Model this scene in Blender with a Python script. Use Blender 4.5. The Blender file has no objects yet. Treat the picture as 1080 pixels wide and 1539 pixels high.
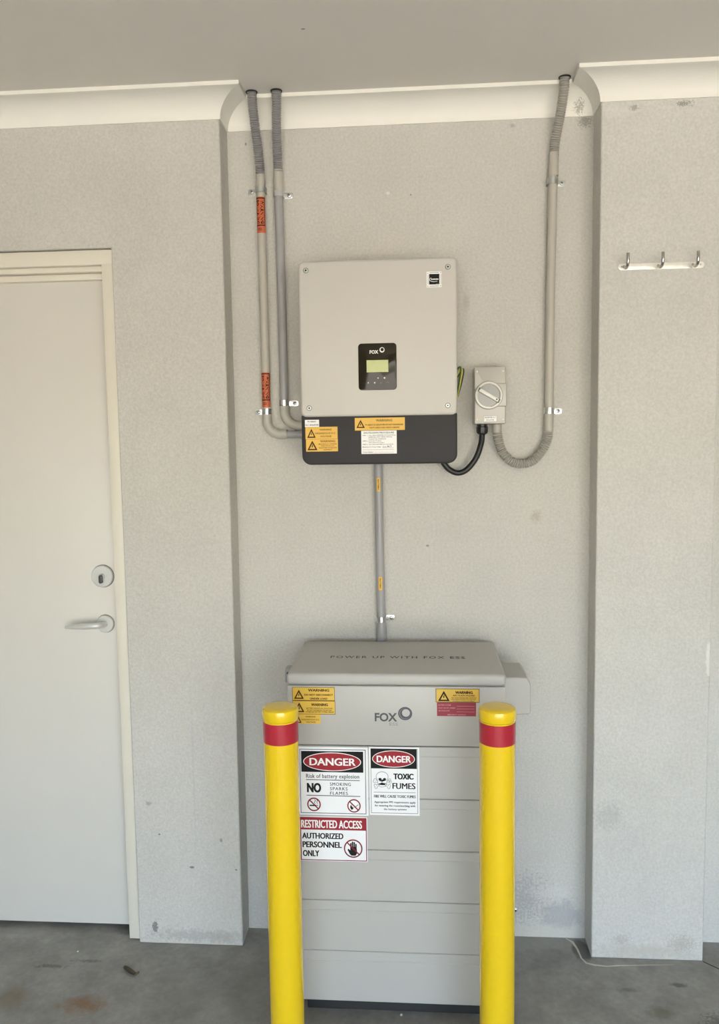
import bpy, bmesh, math
from mathutils import Vector, Matrix

scene = bpy.context.scene
COL = scene.collection
PI = math.pi

# ------------------------------------------------------------------ camera
cam_d = bpy.data.cameras.new('camera')
cam_d.sensor_fit = 'VERTICAL'
cam_d.sensor_height = 36.0
cam_d.lens = 36.0 * 1197.24 / 1539.0
cam_d.clip_start = 0.05
cam = bpy.data.objects.new('camera', cam_d)
COL.objects.link(cam)
YAW, PITCH, ROLL = -0.0744, -0.0889, -0.0144
fw = Vector((math.sin(YAW) * math.cos(PITCH), math.cos(YAW) * math.cos(PITCH), math.sin(PITCH)))
r0 = Vector((math.cos(YAW), -math.sin(YAW), 0))
u0 = r0.cross(fw)
rt = r0 * math.cos(ROLL) + u0 * math.sin(ROLL)
up = -r0 * math.sin(ROLL) + u0 * math.cos(ROLL)
cam.matrix_world = Matrix(((rt.x, up.x, -fw.x, 0.0), (rt.y, up.y, -fw.y, -2.4302),
                           (rt.z, up.z, -fw.z, 1.5744), (0, 0, 0, 1)))
scene.camera = cam

# ------------------------------------------------------------------ world, sun, exposure
world = bpy.data.worlds.new('sky')
scene.world = world
world.use_nodes = True
bg = world.node_tree.nodes['Background']
sky = world.node_tree.nodes.new('ShaderNodeTexSky')
sky.sky_type = 'NISHITA'
sky.sun_disc = False
sky.sun_elevation = math.radians(62)
sky.sun_rotation = math.radians(130)
sky.air_density = 1.0
sky.dust_density = 1.5
sky.ozone_density = 1.5
world.node_tree.links.new(sky.outputs['Color'], bg.inputs['Color'])
bg.inputs['Strength'].default_value = 0.96
sun_d = bpy.data.lights.new('sun', 'SUN')
sun_d.energy = 21.0
sun_d.color = (1.0, 0.91, 0.72)
sun_d.angle = math.radians(0.6)
sun = bpy.data.objects.new('sun', sun_d)
COL.objects.link(sun)
sun.rotation_euler = Vector((-0.35, 0.30, -1.0)).to_track_quat('-Z', 'Y').to_euler()
scene.view_settings.view_transform = 'Standard'
scene.view_settings.look = 'None'
scene.view_settings.gamma = 1.0
scene.view_settings.use_curve_mapping = False
scene.view_settings.exposure = 0.91

# ------------------------------------------------------------------ helpers
def srgb(r, g, b):
    f = lambda c: (c / 255) / 12.92 if c / 255 <= 0.04045 else ((c / 255 + 0.055) / 1.055) ** 2.4
    return (f(r), f(g), f(b))

MATS = {}
def mat(name, col, rough=0.5, metal=0.0, var=0.04, vscale=30, bump=0.0, bscale=200, coat=0.0, spec=0.5, spots=None, bdist=0.002, var2=0.0, vscale2=3):
    """Procedural surface: base colour with noise variation, fine bump, optional shaped stains."""
    m = bpy.data.materials.new(name)
    m.use_nodes = True
    nt = m.node_tree
    b = nt.nodes['Principled BSDF']
    b.inputs['Roughness'].default_value = rough
    b.inputs['Metallic'].default_value = metal
    b.inputs['Coat Weight'].default_value = coat
    b.inputs['Coat Roughness'].default_value = 0.12
    b.inputs['Specular IOR Level'].default_value = spec
    tc = nt.nodes.new('ShaderNodeTexCoord')
    out = None
    def noise(scale, detail=4, rough_=0.6):
        n = nt.nodes.new('ShaderNodeTexNoise')
        n.inputs['Scale'].default_value = scale
        n.inputs['Detail'].default_value = detail
        n.inputs['Roughness'].default_value = rough_
        nt.links.new(tc.outputs['Object'], n.inputs['Vector'])
        return n
    def mixcol(fac, a, c):
        mx = nt.nodes.new('ShaderNodeMix')
        mx.data_type = 'RGBA'
        if isinstance(fac, (int, float)):
            mx.inputs[0].default_value = fac
        else:
            nt.links.new(fac, mx.inputs[0])
        for k, v in ((6, a), (7, c)):
            if isinstance(v, tuple):
                mx.inputs[k].default_value = (*v, 1)
            else:
                nt.links.new(v, mx.inputs[k])
        return mx.outputs[2]
    lo = tuple(max(0, x * (1 - var)) for x in col)
    hi = tuple(min(1, x * (1 + var)) for x in col)
    n1 = noise(vscale)
    out = mixcol(n1.outputs['Fac'], lo, hi)
    if var2:
        n2 = noise(vscale2, 6, 0.62)
        cr = nt.nodes.new('ShaderNodeMapRange')
        nt.links.new(n2.outputs['Fac'], cr.inputs[0])
        cr.inputs[1].default_value = 0.32; cr.inputs[2].default_value = 0.68
        cr.inputs[3].default_value = 1 - var2; cr.inputs[4].default_value = 1 + var2
        vm = nt.nodes.new('ShaderNodeVectorMath'); vm.operation = 'SCALE'
        nt.links.new(out, vm.inputs[0]); nt.links.new(cr.outputs[0], vm.inputs['Scale'])
        out = vm.outputs[0]
    for s in (spots or []):
        # s: centre, radii (3-tuples), colour, opacity, noise scale, ragged, edge
        c, r, sc, op, nsc, rag, edge = s
        mp = nt.nodes.new('ShaderNodeVectorMath'); mp.operation = 'SUBTRACT'
        nt.links.new(tc.outputs['Object'], mp.inputs[0]); mp.inputs[1].default_value = c
        dv = nt.nodes.new('ShaderNodeVectorMath'); dv.operation = 'DIVIDE'
        nt.links.new(mp.outputs[0], dv.inputs[0]); dv.inputs[1].default_value = r
        ln = nt.nodes.new('ShaderNodeVectorMath'); ln.operation = 'LENGTH'
        nt.links.new(dv.outputs[0], ln.inputs[0])
        nn = noise(nsc, 5, 0.65)
        ma = nt.nodes.new('ShaderNodeMath'); ma.operation = 'MULTIPLY_ADD'
        nt.links.new(nn.outputs['Fac'], ma.inputs[0]); ma.inputs[1].default_value = rag
        nt.links.new(ln.outputs['Value'], ma.inputs[2])
        mr = nt.nodes.new('ShaderNodeMapRange')
        nt.links.new(ma.outputs[0], mr.inputs[0])
        mr.inputs[1].default_value = 1.0 + rag * 0.5 - edge
        mr.inputs[2].default_value = 1.0 + rag * 0.5
        mr.inputs[3].default_value = op
        mr.inputs[4].default_value = 0.0
        out = mixcol(mr.outputs[0], out, sc)
    nt.links.new(out, b.inputs['Base Color'])
    if bump:
        nb = noise(bscale, 3, 0.7)
        bp = nt.nodes.new('ShaderNodeBump')
        bp.inputs['Strength'].default_value = bump
        bp.inputs['Distance'].default_value = bdist
        nt.links.new(nb.outputs['Fac'], bp.inputs['Height'])
        nt.links.new(bp.outputs['Normal'], b.inputs['Normal'])
    MATS[name] = m
    return m

def root_loc(o):
    while o.parent:
        o = o.parent
    return o.location

class MB:
    """Collects shapes (in world metres) and links them as one mesh object."""
    def __init__(self):
        self.v, self.f = [], []
    def add(self, vs, fs):
        n = len(self.v)
        self.v += [tuple(p) for p in vs]
        self.f += [tuple(i + n for i in f) for f in fs]
        return self
    def bm(self, bm):
        bm.verts.index_update()
        self.add([v.co[:] for v in bm.verts], [[v.index for v in f.verts] for f in bm.faces])
        bm.free()
        return self
    def box(self, x0, x1, y0, y1, z0, z1, r=0.0, seg=2):
        b = bmesh.new()
        bmesh.ops.create_cube(b, size=1)
        for v in b.verts:
            v.co = Vector(((x0 + x1) / 2 + v.co.x * (x1 - x0), (y0 + y1) / 2 + v.co.y * (y1 - y0), (z0 + z1) / 2 + v.co.z * (z1 - z0)))
        if r:
            bmesh.ops.bevel(b, geom=list(b.edges), offset=r, segments=seg, affect='EDGES', profile=0.5)
        return self.bm(b)
    def rplate(self, x0, x1, z0, z1, yf, yb, rad, e=0.0, n=6):
        """rounded rectangle facing -Y (front yf, back yb); rad = one radius or (bl, br, tr, tl); e = front edge rounding"""
        if isinstance(rad, (int, float)):
            rad = (rad,) * 4
        def outline(i):
            pts = []
            cs = ((x0 + i, z0 + i, PI, rad[0], 1, 1), (x1 - i, z0 + i, 1.5 * PI, rad[1], -1, 1),
                  (x1 - i, z1 - i, 0, rad[2], -1, -1), (x0 + i, z1 - i, 0.5 * PI, rad[3], 1, -1))
            for cx, cz, a0, r, sx, sz in cs:
                r = max(r - i, 0.0002)
                for k in range(n + 1):
                    a = a0 + k / n * PI / 2
                    pts.append((cx + sx * r + r * math.cos(a), cz + sz * r + r * math.sin(a)))
            return pts
        rings = [[(x, yb, z) for x, z in outline(0)]]
        if e:
            for k in range(4):
                a = k / 3 * PI / 2
                rings.append([(x, yf + e - e * math.sin(a), z) for x, z in outline(e * (1 - math.cos(a)))])
        else:
            rings.append([(x, yf, z) for x, z in outline(0)])
        m = len(rings[0])
        vs = [p for r in rings for p in r]
        fs = []
        for k in range(len(rings) - 1):
            for i in range(m):
                j = (i + 1) % m
                fs.append((k * m + i, k * m + j, (k + 1) * m + j, (k + 1) * m + i))
        fs.append(tuple(range((len(rings) - 1) * m, len(rings) * m)))
        fs.append(tuple(reversed(range(m))))
        return self.add(vs, fs)
    def prism_xz(self, pts, yf, yb):
        """polygon in XZ (counter-clockwise seen from -Y) extruded in Y"""
        m = len(pts)
        vs = [(x, yf, z) for x, z in pts] + [(x, yb, z) for x, z in pts]
        fs = [tuple(range(m)), tuple(reversed(range(m, 2 * m)))]
        for i in range(m):
            j = (i + 1) % m
            fs.append((j, i, m + i, m + j))
        return self.add(vs, fs)
    def sweep(self, path, rad, seg=16, caps=True):
        """tube along path; rad = constant or list"""
        P = [Vector(p) for p in path]
        n = len(P)
        R = rad if isinstance(rad, (list, tuple)) else [rad] * n
        T = []
        for i in range(n):
            a = P[max(i - 1, 0)]; b = P[min(i + 1, n - 1)]
            d = b - a
            if d.length < 1e-7:
                d = T[-1] if T else Vector((0, 0, 1))
            T.append(d.normalized())
        ref = Vector((0, 1, 0)) if abs(T[0].y) < 0.9 else Vector((1, 0, 0))
        N = (ref - T[0] * ref.dot(T[0])).normalized()
        vs = []
        for i in range(n):
            N = (N - T[i] * N.dot(T[i])).normalized()
            B = T[i].cross(N)
            for k in range(seg):
                a = 2 * PI * k / seg
                vs.append((P[i] + (N * math.cos(a) + B * math.sin(a)) * R[i])[:])
        fs = []
        for i in range(n - 1):
            for k in range(seg):
                j = (k + 1) % seg
                fs.append((i * seg + k, i * seg + j, (i + 1) * seg + j, (i + 1) * seg + k))
        if caps:
            fs.append(tuple(reversed(range(seg))))
            fs.append(tuple(range((n - 1) * seg, n * seg)))
        return self.add(vs, fs)
    def lathe(self, c, prof, axis='z', seg=32):
        """prof: (radius, height) list along the axis from centre c"""
        cx, cy, cz = c
        vs, fs = [], []
        for r, h in prof:
            for k in range(seg):
                a = 2 * PI * k / seg
                if axis == 'z':
                    vs.append((cx + r * math.cos(a), cy + r * math.sin(a), cz + h))
                elif axis == 'y':   # height goes toward -Y
                    vs.append((cx + r * math.cos(a), cy - h, cz + r * math.sin(a)))
                else:
                    vs.append((cx + h, cy + r * math.cos(a), cz + r * math.sin(a)))
        n = len(prof)
        for i in range(n - 1):
            for k in range(seg):
                j = (k + 1) % seg
                fs.append((i * seg + k, i * seg + j, (i + 1) * seg + j, (i + 1) * seg + k))
        fs.append(tuple(reversed(range(seg))))
        fs.append(tuple(range((n - 1) * seg, n * seg)))
        return self.add(vs, fs)
    def flip(self):
        self.f = [tuple(reversed(f)) for f in self.f]
        return self
    def build(self, name, m, parent=None, angle=32, loc=None):
        off = root_loc(parent) if parent else Vector(loc or (0, 0, 0))
        me = bpy.data.meshes.new(name)
        me.from_pydata([(x - off[0], y - off[1], z - off[2]) for x, y, z in self.v], [], self.f)
        b = bmesh.new(); b.from_mesh(me)
        bmesh.ops.recalc_face_normals(b, faces=b.faces)
        for f in b.faces:
            f.smooth = True
        b.to_mesh(me); b.free()
        me.set_sharp_from_angle(angle=math.radians(angle))
        me.materials.append(MATS[m] if isinstance(m, str) else m)
        o = bpy.data.objects.new(name, me)
        COL.objects.link(o)
        if parent:
            o.parent = parent
        else:
            o.location = off
        return o

def tag(o, label=None, cat=None, group=None, kind=None):
    if label: o['label'] = label
    if cat: o['category'] = cat
    if group: o['group'] = group
    if kind: o['kind'] = kind
    return o

def empty(name, loc, label, cat, group=None):
    o = bpy.data.objects.new(name, None)
    o.empty_display_size = 0.05
    COL.objects.link(o)
    o.location = loc
    return tag(o, label, cat, group)

def resample(ctrl, step):
    """Catmull-Rom through control points, resampled at about equal steps"""
    P = [Vector(p) for p in ctrl]
    P = [P[0] * 2 - P[1]] + P + [P[-1] * 2 - P[-2]]
    dense = []
    for i in range(1, len(P) - 2):
        for k in range(40):
            t = k / 40
            a, b, c, d = P[i - 1], P[i], P[i + 1], P[i + 2]
            dense.append(0.5 * ((2 * b) + (c - a) * t + (2 * a - 5 * b + 4 * c - d) * t * t + (3 * b - a - 3 * c + d) * t ** 3))
    dense.append(P[-2])
    L = [0]
    for i in range(1, len(dense)):
        L.append(L[-1] + (dense[i] - dense[i - 1]).length)
    n = max(2, int(round(L[-1] / step)))
    out, j = [], 0
    for i in range(n + 1):
        s = L[-1] * i / n
        while j < len(L) - 2 and L[j + 1] < s:
            j += 1
        t = (s - L[j]) / max(L[j + 1] - L[j], 1e-9)
        out.append(dense[j].lerp(dense[j + 1], min(max(t, 0), 1)))
    return out

TXT = {}
def glyphs(s, bold=0.0, res=2, spacing=1.0):
    key = (s, bold, res, spacing)
    if key not in TXT:
        cu = bpy.data.curves.new('text', 'FONT')
        cu.body = s
        cu.resolution_u = res
        cu.offset = bold
        cu.space_character = spacing
        o = bpy.data.objects.new('text', cu)
        COL.objects.link(o)
        bpy.context.view_layer.update()
        me = bpy.data.meshes.new_from_object(o.evaluated_get(bpy.context.evaluated_depsgraph_get()))
        vs = [(v.co.x, v.co.y) for v in me.vertices]
        fs = [tuple(p.vertices) for p in me.polygons]
        bpy.data.meshes.remove(me)
        bpy.data.objects.remove(o)
        bpy.data.curves.remove(cu)
        x0 = min(v[0] for v in vs); x1 = max(v[0] for v in vs)
        y0 = min(v[1] for v in vs); y1 = max(v[1] for v in vs)
        TXT[key] = ([((x - x0) / (x1 - x0), (y - y0) / (y1 - y0)) for x, y in vs], fs)
    return TXT[key]

class Face:
    """Flat print on a panel: maps panel coordinates (u right, v down, in drawing units) to the world and sorts shapes by ink."""
    def __init__(self, rect, x0, x1, z0, z1, y, step=0.00025, mapper=None):
        self.r = rect; self.x0, self.x1, self.z0, self.z1 = x0, x1, z0, z1
        self.y = y; self.step = step; self.ink = {}; self.map = mapper
    def P(self, u, v, layer):
        a, b, c, d = self.r
        x = self.x0 + (u - a) / (c - a) * (self.x1 - self.x0)
        z = self.z1 - (v - b) / (d - b) * (self.z1 - self.z0)
        y = self.y - layer * self.step
        return self.map(x, y, z) if self.map else (x, y, z)
    def mb(self, ink):
        return self.ink.setdefault(ink, MB())
    def poly(self, ink, pts, layer=1):
        self.mb(ink).add([self.P(u, v, layer) for u, v in pts], [tuple(range(len(pts)))])
    def rect(self, ink, u0, v0, u1, v1, layer=1):
        self.poly(ink, [(u0, v1), (u1, v1), (u1, v0), (u0, v0)], layer)
    def frame(self, ink, u0, v0, u1, v1, t, layer=1):
        self.rect(ink, u0, v0, u1, v0 + t, layer); self.rect(ink, u0, v1 - t, u1, v1, layer)
        self.rect(ink, u0, v0 + t, u0 + t, v1 - t, layer); self.rect(ink, u1 - t, v0 + t, u1, v1 - t, layer)
    def ell(self, ink, cu, cv, ru, rv, layer=1, n=40):
        self.poly(ink, [(cu + ru * math.cos(-2 * PI * k / n), cv + rv * math.sin(-2 * PI * k / n)) for k in range(n)], layer)
    def ring(self, ink, cu, cv, ru, rv, tu, tv, layer=1, n=40, off=(0, 0)):
        vs = []
        for k in range(n):
            a = 2 * PI * k / n
            vs.append(self.P(cu + ru * math.cos(a), cv + rv * math.sin(a), layer))
            vs.append(self.P(cu + off[0] + (ru - tu) * math.cos(a), cv + off[1] + (rv - tv) * math.sin(a), layer))
        self.mb(ink).add(vs, [(2 * k, 2 * k + 1, (2 * k + 3) % (2 * n), (2 * k + 2) % (2 * n)) for k in range(n)])
    def line(self, ink, pts, t, layer=1):
        for (a, b), (c, d) in zip(pts[:-1], pts[1:]):
            L = math.hypot(c - a, d - b) or 1
            nx, ny = -(d - b) / L * t / 2, (c - a) / L * t / 2
            self.poly(ink, [(a + nx, b + ny), (c + nx, d + ny), (c - nx, d - ny), (a - nx, b - ny)], layer)
    def text(self, ink, s, u0, v0, u1, v1, bold=0.0, layer=1, res=2, spacing=1.0, heavy=0.0):
        """fit the lettering into the box u0..u1, v0 (top)..v1 (bottom); heavy widens the strokes by that share of the height"""
        vs, fs = glyphs(s, bold, res, spacing)
        w = heavy * abs(v1 - v0)
        for k, d in enumerate((0, -w / 2, w / 2) if w else (0,)):
            a, b = u0 + w / 2, u1 - w / 2
            self.mb(ink).add([self.P(a + x * (b - a) + d, v1 + y * (v0 - v1), layer + k * 0.1) for x, y in vs], fs)
    def triangle(self, u0, v0, u1, v1, dark='ink_black', fill='label_yellow', t=0.14):
        cu = (u0 + u1) / 2; w = u1 - u0; h = v1 - v0
        dark += '#t'; fill += '#t'
        self.poly(dark, [(u0, v1), (u1, v1), (cu, v0)], 1)
        cv = v1 - h / 3
        k = 1 - t * 3.0
        pts = [(u0, v1), (u1, v1), (cu, v0)]
        self.poly(fill, [(cu + (a - cu) * k, cv + (b - cv) * k) for a, b in pts], 2)
        q = lambda a, b: (cu + a * w, v0 + b * h)
        self.poly(dark, [q(0.04, 0.34), q(-0.09, 0.62), q(-0.02, 0.62), q(-0.05, 0.78), q(0.09, 0.55), q(0.02, 0.55), q(0.08, 0.34)], 3)
    def build(self, parent, names=None):
        for ink, mb in self.ink.items():
            nm = (names or {}).get(ink) or ('lettering' if not ink.endswith('#t') else 'triangle_field' if ink.startswith('label') else 'hazard_triangle')
            mb.build(nm, ink.split('#')[0], parent)

def sticker(name, ink, x0, x1, z0, z1, y, parent, label=None, t=0.0004, rect=(0, 0, 100, 100)):
    """thin label stuck on a face at depth y; returns its mesh and drawing face"""
    o = MB().box(x0, x1, y - t, y - 0.00002, z0, z1).build(name, ink, parent)
    if label:
        o['label'] = label
    return o, Face(rect, x0, x1, z0, z1, y - t)

# ------------------------------------------------------------------ materials
W_SPOTS_BACK = [
    # peeled, damp paint low on the recess wall, scuffs and specks
    ((0.44, 0, 0.075), (0.085, 1, 0.055), (0.34, 0.345, 0.36), 0.55, 34, 1.8, 0.5),
    ((0.32, 0, 0.13), (0.08, 1, 0.09), (0.30, 0.30, 0.31), 0.5, 120, 5.0, 0.7),
    ((0.40, 0, 0.15), (0.09, 1, 0.03), (0.68, 0.67, 0.64), 0.35, 110, 4.0, 0.6),
    ((0.34, 0, 0.015), (0.22, 1, 0.025), (0.60, 0.57, 0.50), 0.6, 45, 1.4, 0.4),
    ((0.353, 0, 1.340), (0.020, 1, 0.022), (0.42, 0.37, 0.29), 0.6, 130, 2.8, 0.7),
    ((0.026, 0, 1.252), (0.006, 1, 0.004), (0.18, 0.17, 0.15), 0.7, 80, 0.6, 0.4),
    ((-0.016, 0, 2.296), (0.003, 1, 0.003), (0.12, 0.11, 0.1), 0.7, 80, 0.3, 0.4),
    ((-0.083, 0, 2.303), (0.007, 1, 0.006), (0.80, 0.78, 0.73), 0.6, 120, 1.0, 0.5),
    ((-0.505, 0, 2.46), (0.004, 1, 0.005), (0.15, 0.14, 0.12), 0.7, 90, 0.8, 0.4),
    ((0.487, 0, 2.485), (0.022, 1, 0.022), (0.16, 0.15, 0.12), 0.6, 230, 4.4, 0.6),
    ((0.28, 0, 2.480), (0.009, 1, 0.007), (0.2, 0.19, 0.16), 0.5, 230, 3.0, 0.6),
    ((0.145, 0, 1.98), (0.010, 1, 0.035), (0.36, 0.34, 0.30), 0.35, 120, 3.0, 0.5),
    ((0.10, 0, 1.30), (0.10, 1, 0.05), (0.50, 0.48, 0.45), 0.25, 45, 2.6, 0.9),
]
W_SPOTS_LEFT = [
    ((-0.72, -0.0945, 0.030), (0.16, 1, 0.024), (0.36, 0.35, 0.33), 0.55, 70, 2.4, 0.6),
    ((-0.62, -0.0945, 0.03), (0.06, 1, 0.030), (0.40, 0.38, 0.34), 0.5, 80, 2.2, 0.6),
    ((-0.715, -0.0945, 0.255), (0.009, 1, 0.004), (0.10, 0.10, 0.10), 0.75, 120, 0.8, 0.4),
    ((-0.70, -0.0945, 0.55), (0.005, 1, 0.36), (0.42, 0.43, 0.44), 0.30, 30, 0.6, 0.8),
    ((-0.815, -0.0945, 0.36), (0.004, 1, 0.003), (0.08, 0.08, 0.08), 0.75, 120, 0.5, 0.4),
    ((-0.62, -0.0945, 0.345), (0.006, 1, 0.008), (0.15, 0.14, 0.12), 0.6, 120, 1.4, 0.4),
    ((-0.575, -0.0945, 0.25), (0.004, 1, 0.003), (0.08, 0.08, 0.08), 0.75, 120, 0.5, 0.4),
    ((-0.84, -0.0945, 0.055), (0.010, 1, 0.02), (0.08, 0.08, 0.08), 0.7, 180, 3.4, 0.3),
    ((-0.845, -0.0945, 0.46), (0.010, 1, 0.008), (0.2, 0.2, 0.2), 0.5, 180, 2.6, 0.4),
]
W_SPOTS_RIGHT = [
    ((0.67, -0.0945, 0.025), (0.20, 1, 0.030), (0.50, 0.47, 0.40), 0.6, 60, 1.8, 0.8),
    ((0.735, -0.0945, 2.484), (0.024, 1, 0.008), (0.13, 0.12, 0.10), 0.6, 260, 4.2, 0.5),
    ((0.60, -0.0945, 2.478), (0.012, 1, 0.008), (0.15, 0.14, 0.12), 0.5, 220, 3.4, 0.3),
    ((0.55, -0.0945, 2.47), (0.06, 1, 0.02), (0.75, 0.73, 0.68), 0.3, 110, 2.4, 0.8),
    ((0.56, -0.0945, 0.45), (0.05, 1, 0.05), (0.36, 0.35, 0.33), 0.35, 120, 3.4, 0.6),
    ((0.78, -0.0945, 0.055), (0.05, 1, 0.03), (0.34, 0.32, 0.27), 0.45, 170, 4.4, 0.7),
    ((0.60, -0.0945, 0.06), (0.03, 1, 0.02), (0.34, 0.32, 0.27), 0.4, 170, 4.4, 0.7),
    ((0.838, -0.0945, 0.93), (0.010, 1, 0.06), (0.80, 0.78, 0.72), 0.7, 60, 1.4, 0.3),
]
WALLC = (0.57, 0.55, 0.505)
mat('wall_render', WALLC, 0.85, var=0.22, vscale=140, bump=0.8, bscale=150, var2=0.035, vscale2=4, spots=W_SPOTS_BACK)
mat('wall_render_left', WALLC, 0.85, var=0.22, vscale=140, bump=0.8, bscale=150, var2=0.035, vscale2=4, spots=W_SPOTS_LEFT)
mat('wall_render_right', (0.60, 0.585, 0.545), 0.85, var=0.22, vscale=140, bump=0.8, bscale=150, var2=0.035, vscale2=4, spots=W_SPOTS_RIGHT)
mat('wall_plain', (0.45, 0.435, 0.40), 0.85, var=0.1, vscale=120)
mat('ceiling_paint', (0.76, 0.725, 0.675), 0.8, var=0.02, vscale=3, bump=0.08, bscale=60,
    spots=[((-0.27, -0.42, 2.57), (0.006, 0.004, 1), (0.12, 0.11, 0.1), 0.7, 100, 0.4, 0.3)])
mat('cornice_paint', (0.84, 0.82, 0.75), 0.55, var=0.015, vscale=6,
    spots=[((0.468, -0.012, 2.520), (0.014, 0.03, 0.020), (0.2, 0.18, 0.14), 0.6, 240, 4.6, 0.5)])
FL = [
    ((-0.955, -0.377, 0), (0.085, 0.045, 1), (0.24, 0.125, 0.05), 0.75, 40, 1.8, 0.8),
    ((-1.17, -0.36, 0), (0.05, 0.06, 1), (0.20, 0.14, 0.07), 0.5, 25, 0.9, 0.7),
    ((0.655, -0.325, 0), (0.05, 0.035, 1), (0.12, 0.115, 0.07), 0.5, 40, 1.4, 0.6),
    ((0.735, -0.205, 0), (0.028, 0.013, 1), (0.09, 0.088, 0.08), 0.7, 60, 2.0, 0.6),
    ((0.585, -0.235, 0), (0.035, 0.014, 1), (0.12, 0.118, 0.105), 0.55, 60, 1.8, 0.7),
    ((-1.02, -0.19, 0), (0.05, 0.008, 1), (0.09, 0.088, 0.08), 0.45, 90, 3.6, 0.4),
    ((-1.12, -0.22, 0), (0.05, 0.010, 1), (0.07, 0.068, 0.06), 0.5, 90, 3.4, 0.4),
    ((-0.95, -0.03, 0), (0.06, 0.03, 1), (0.06, 0.06, 0.055), 0.5, 30, 1.2, 0.4),
    ((0.36, -0.02, 0), (0.16, 0.05, 1), (0.36, 0.35, 0.32), 0.5, 22, 1.2, 0.25),
    ((0.49, -0.06, 0), (0.030, 0.06, 1), (0.07, 0.07, 0.06), 0.7, 40, 0.9, 0.3),
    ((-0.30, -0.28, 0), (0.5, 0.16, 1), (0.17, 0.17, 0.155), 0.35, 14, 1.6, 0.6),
    ((0.80, -0.36, 0), (0.05, 0.05, 1), (0.08, 0.08, 0.07), 0.5, 110, 3.6, 0.4),
]
mat('floor_concrete', (0.29, 0.285, 0.265), 0.72, var=0.22, vscale=55, bump=0.25, bscale=90, spots=FL, var2=0.20, vscale2=9)
mat('driveway_concrete', (0.50, 0.46, 0.39), 0.9, var=0.1, vscale=2)
mat('paint_residue', (0.62, 0.60, 0.54), 0.8, var=0.2, vscale=60)
mat('joint_dark', (0.03, 0.03, 0.028), 0.95)
mat('door_paint', (0.66, 0.635, 0.58), 0.42, var=0.025, vscale=4, bump=0.03, bscale=40,
    spots=[((-1.105, -0.03, 0.195), (0.008, 1, 0.012), (0.3, 0.28, 0.35), 0.6, 90, 1.4, 0.3),
           ((-1.185, -0.03, 0.20), (0.008, 1, 0.014), (0.35, 0.33, 0.40), 0.5, 90, 1.8, 0.3),
           ((-1.035, -0.03, 0.197), (0.005, 1, 0.005), (0.15, 0.12, 0.10), 0.8, 90, 0.5, 0.3),
           ((-1.225, -0.03, 2.03), (0.003, 1, 0.003), (0.3, 0.25, 0.2), 0.7, 90, 0.5, 0.3),
           ((-0.98, -0.03, 1.885), (0.003, 1, 0.003), (0.35, 0.28, 0.2), 0.7, 90, 0.5, 0.3),
           ((-1.06, -0.03, 1.87), (0.003, 1, 0.003), (0.3, 0.25, 0.2), 0.7, 90, 0.5, 0.3)])
mat('frame_paint', (0.72, 0.68, 0.575), 0.45, var=0.03, vscale=9)
mat('satin_white_metal', (0.66, 0.66, 0.63), 0.32, metal=0.25, var=0.02)
mat('dark_steel', (0.10, 0.10, 0.10), 0.35, metal=0.7)
mat('zinc', (0.80, 0.82, 0.82), 0.22, metal=1.0, var=0.08, vscale=120)
mat('zinc_dull', (0.50, 0.52, 0.50), 0.38, metal=0.9, var=0.08, vscale=120)
mat('stainless', (0.86, 0.84, 0.77), 0.35, metal=0.35, var=0.1, vscale=60)
mat('chrome', (0.50, 0.48, 0.45), 0.18, metal=1.0)
mat('pvc_beige', (0.47, 0.445, 0.385), 0.42, var=0.03)
mat('pvc_grey', (0.34, 0.335, 0.335), 0.38, var=0.04)
mat('flex_grey', (0.27, 0.265, 0.265), 0.40, var=0.05)
mat('flex_beige', (0.38, 0.36, 0.32), 0.40, var=0.05)
mat('inverter_cover', (0.565, 0.54, 0.49), 0.48, var=0.012, vscale=8)
mat('inverter_body', (0.50, 0.48, 0.44), 0.5)
mat('inverter_dark', (0.036, 0.034, 0.036), 0.55, var=0.03, spec=0.25)
mat('display_black', (0.022, 0.018, 0.010), 0.06, spec=0.22)
mat('lcd', (0.56, 0.60, 0.27), 0.18, var=0.10, vscale=60)
mat('ink_black', (0.015, 0.014, 0.014), 0.6, spec=0.15)
mat('ink_brown', (0.055, 0.022, 0.008), 0.6, spec=0.15)
mat('ink_white', (0.86, 0.85, 0.83), 0.5, spec=0.15)
mat('ink_grey', (0.10, 0.10, 0.11), 0.6, spec=0.15)
mat('ink_pale_grey', (0.24, 0.24, 0.24), 0.6, spec=0.15)
mat('ink_red', (0.33, 0.030, 0.040), 0.5, spec=0.15)
mat('ink_dark_red', (0.22, 0.020, 0.028), 0.5, spec=0.15)
mat('ink_pink', (0.62, 0.30, 0.32), 0.5, spec=0.15)
mat('ink_blue', (0.05, 0.06, 0.12), 0.5, spec=0.15)
mat('label_yellow', (0.78, 0.46, 0.055), 0.45, var=0.04)
mat('label_yellow_flat', (0.72, 0.46, 0.06), 0.45, var=0.04)
mat('label_white', (0.88, 0.87, 0.84), 0.45, var=0.01)
mat('label_red', (0.30, 0.022, 0.045), 0.45)
mat('label_orange', (0.56, 0.125, 0.045), 0.42)
mat('sign_white', (0.86, 0.86, 0.87), 0.40, var=0.012)
mat('isolator_grey', (0.43, 0.405, 0.355), 0.30, var=0.02, coat=0.2)
mat('isolator_ring', (0.70, 0.68, 0.62), 0.26, coat=0.2)
mat('isolator_dial', (0.30, 0.29, 0.28), 0.25, coat=0.2)
mat('isolator_lever', (0.72, 0.70, 0.64), 0.3)
mat('cable_black', (0.012, 0.012, 0.013), 0.42)
mat('wire_yellow', (0.62, 0.55, 0.10), 0.45)
mat('wire_green', (0.05, 0.10, 0.03), 0.45)
mat('battery_grey', (0.46, 0.45, 0.42), 0.42, var=0.012, vscale=10)
mat('battery_gap', (0.03, 0.03, 0.03), 0.8)
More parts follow.
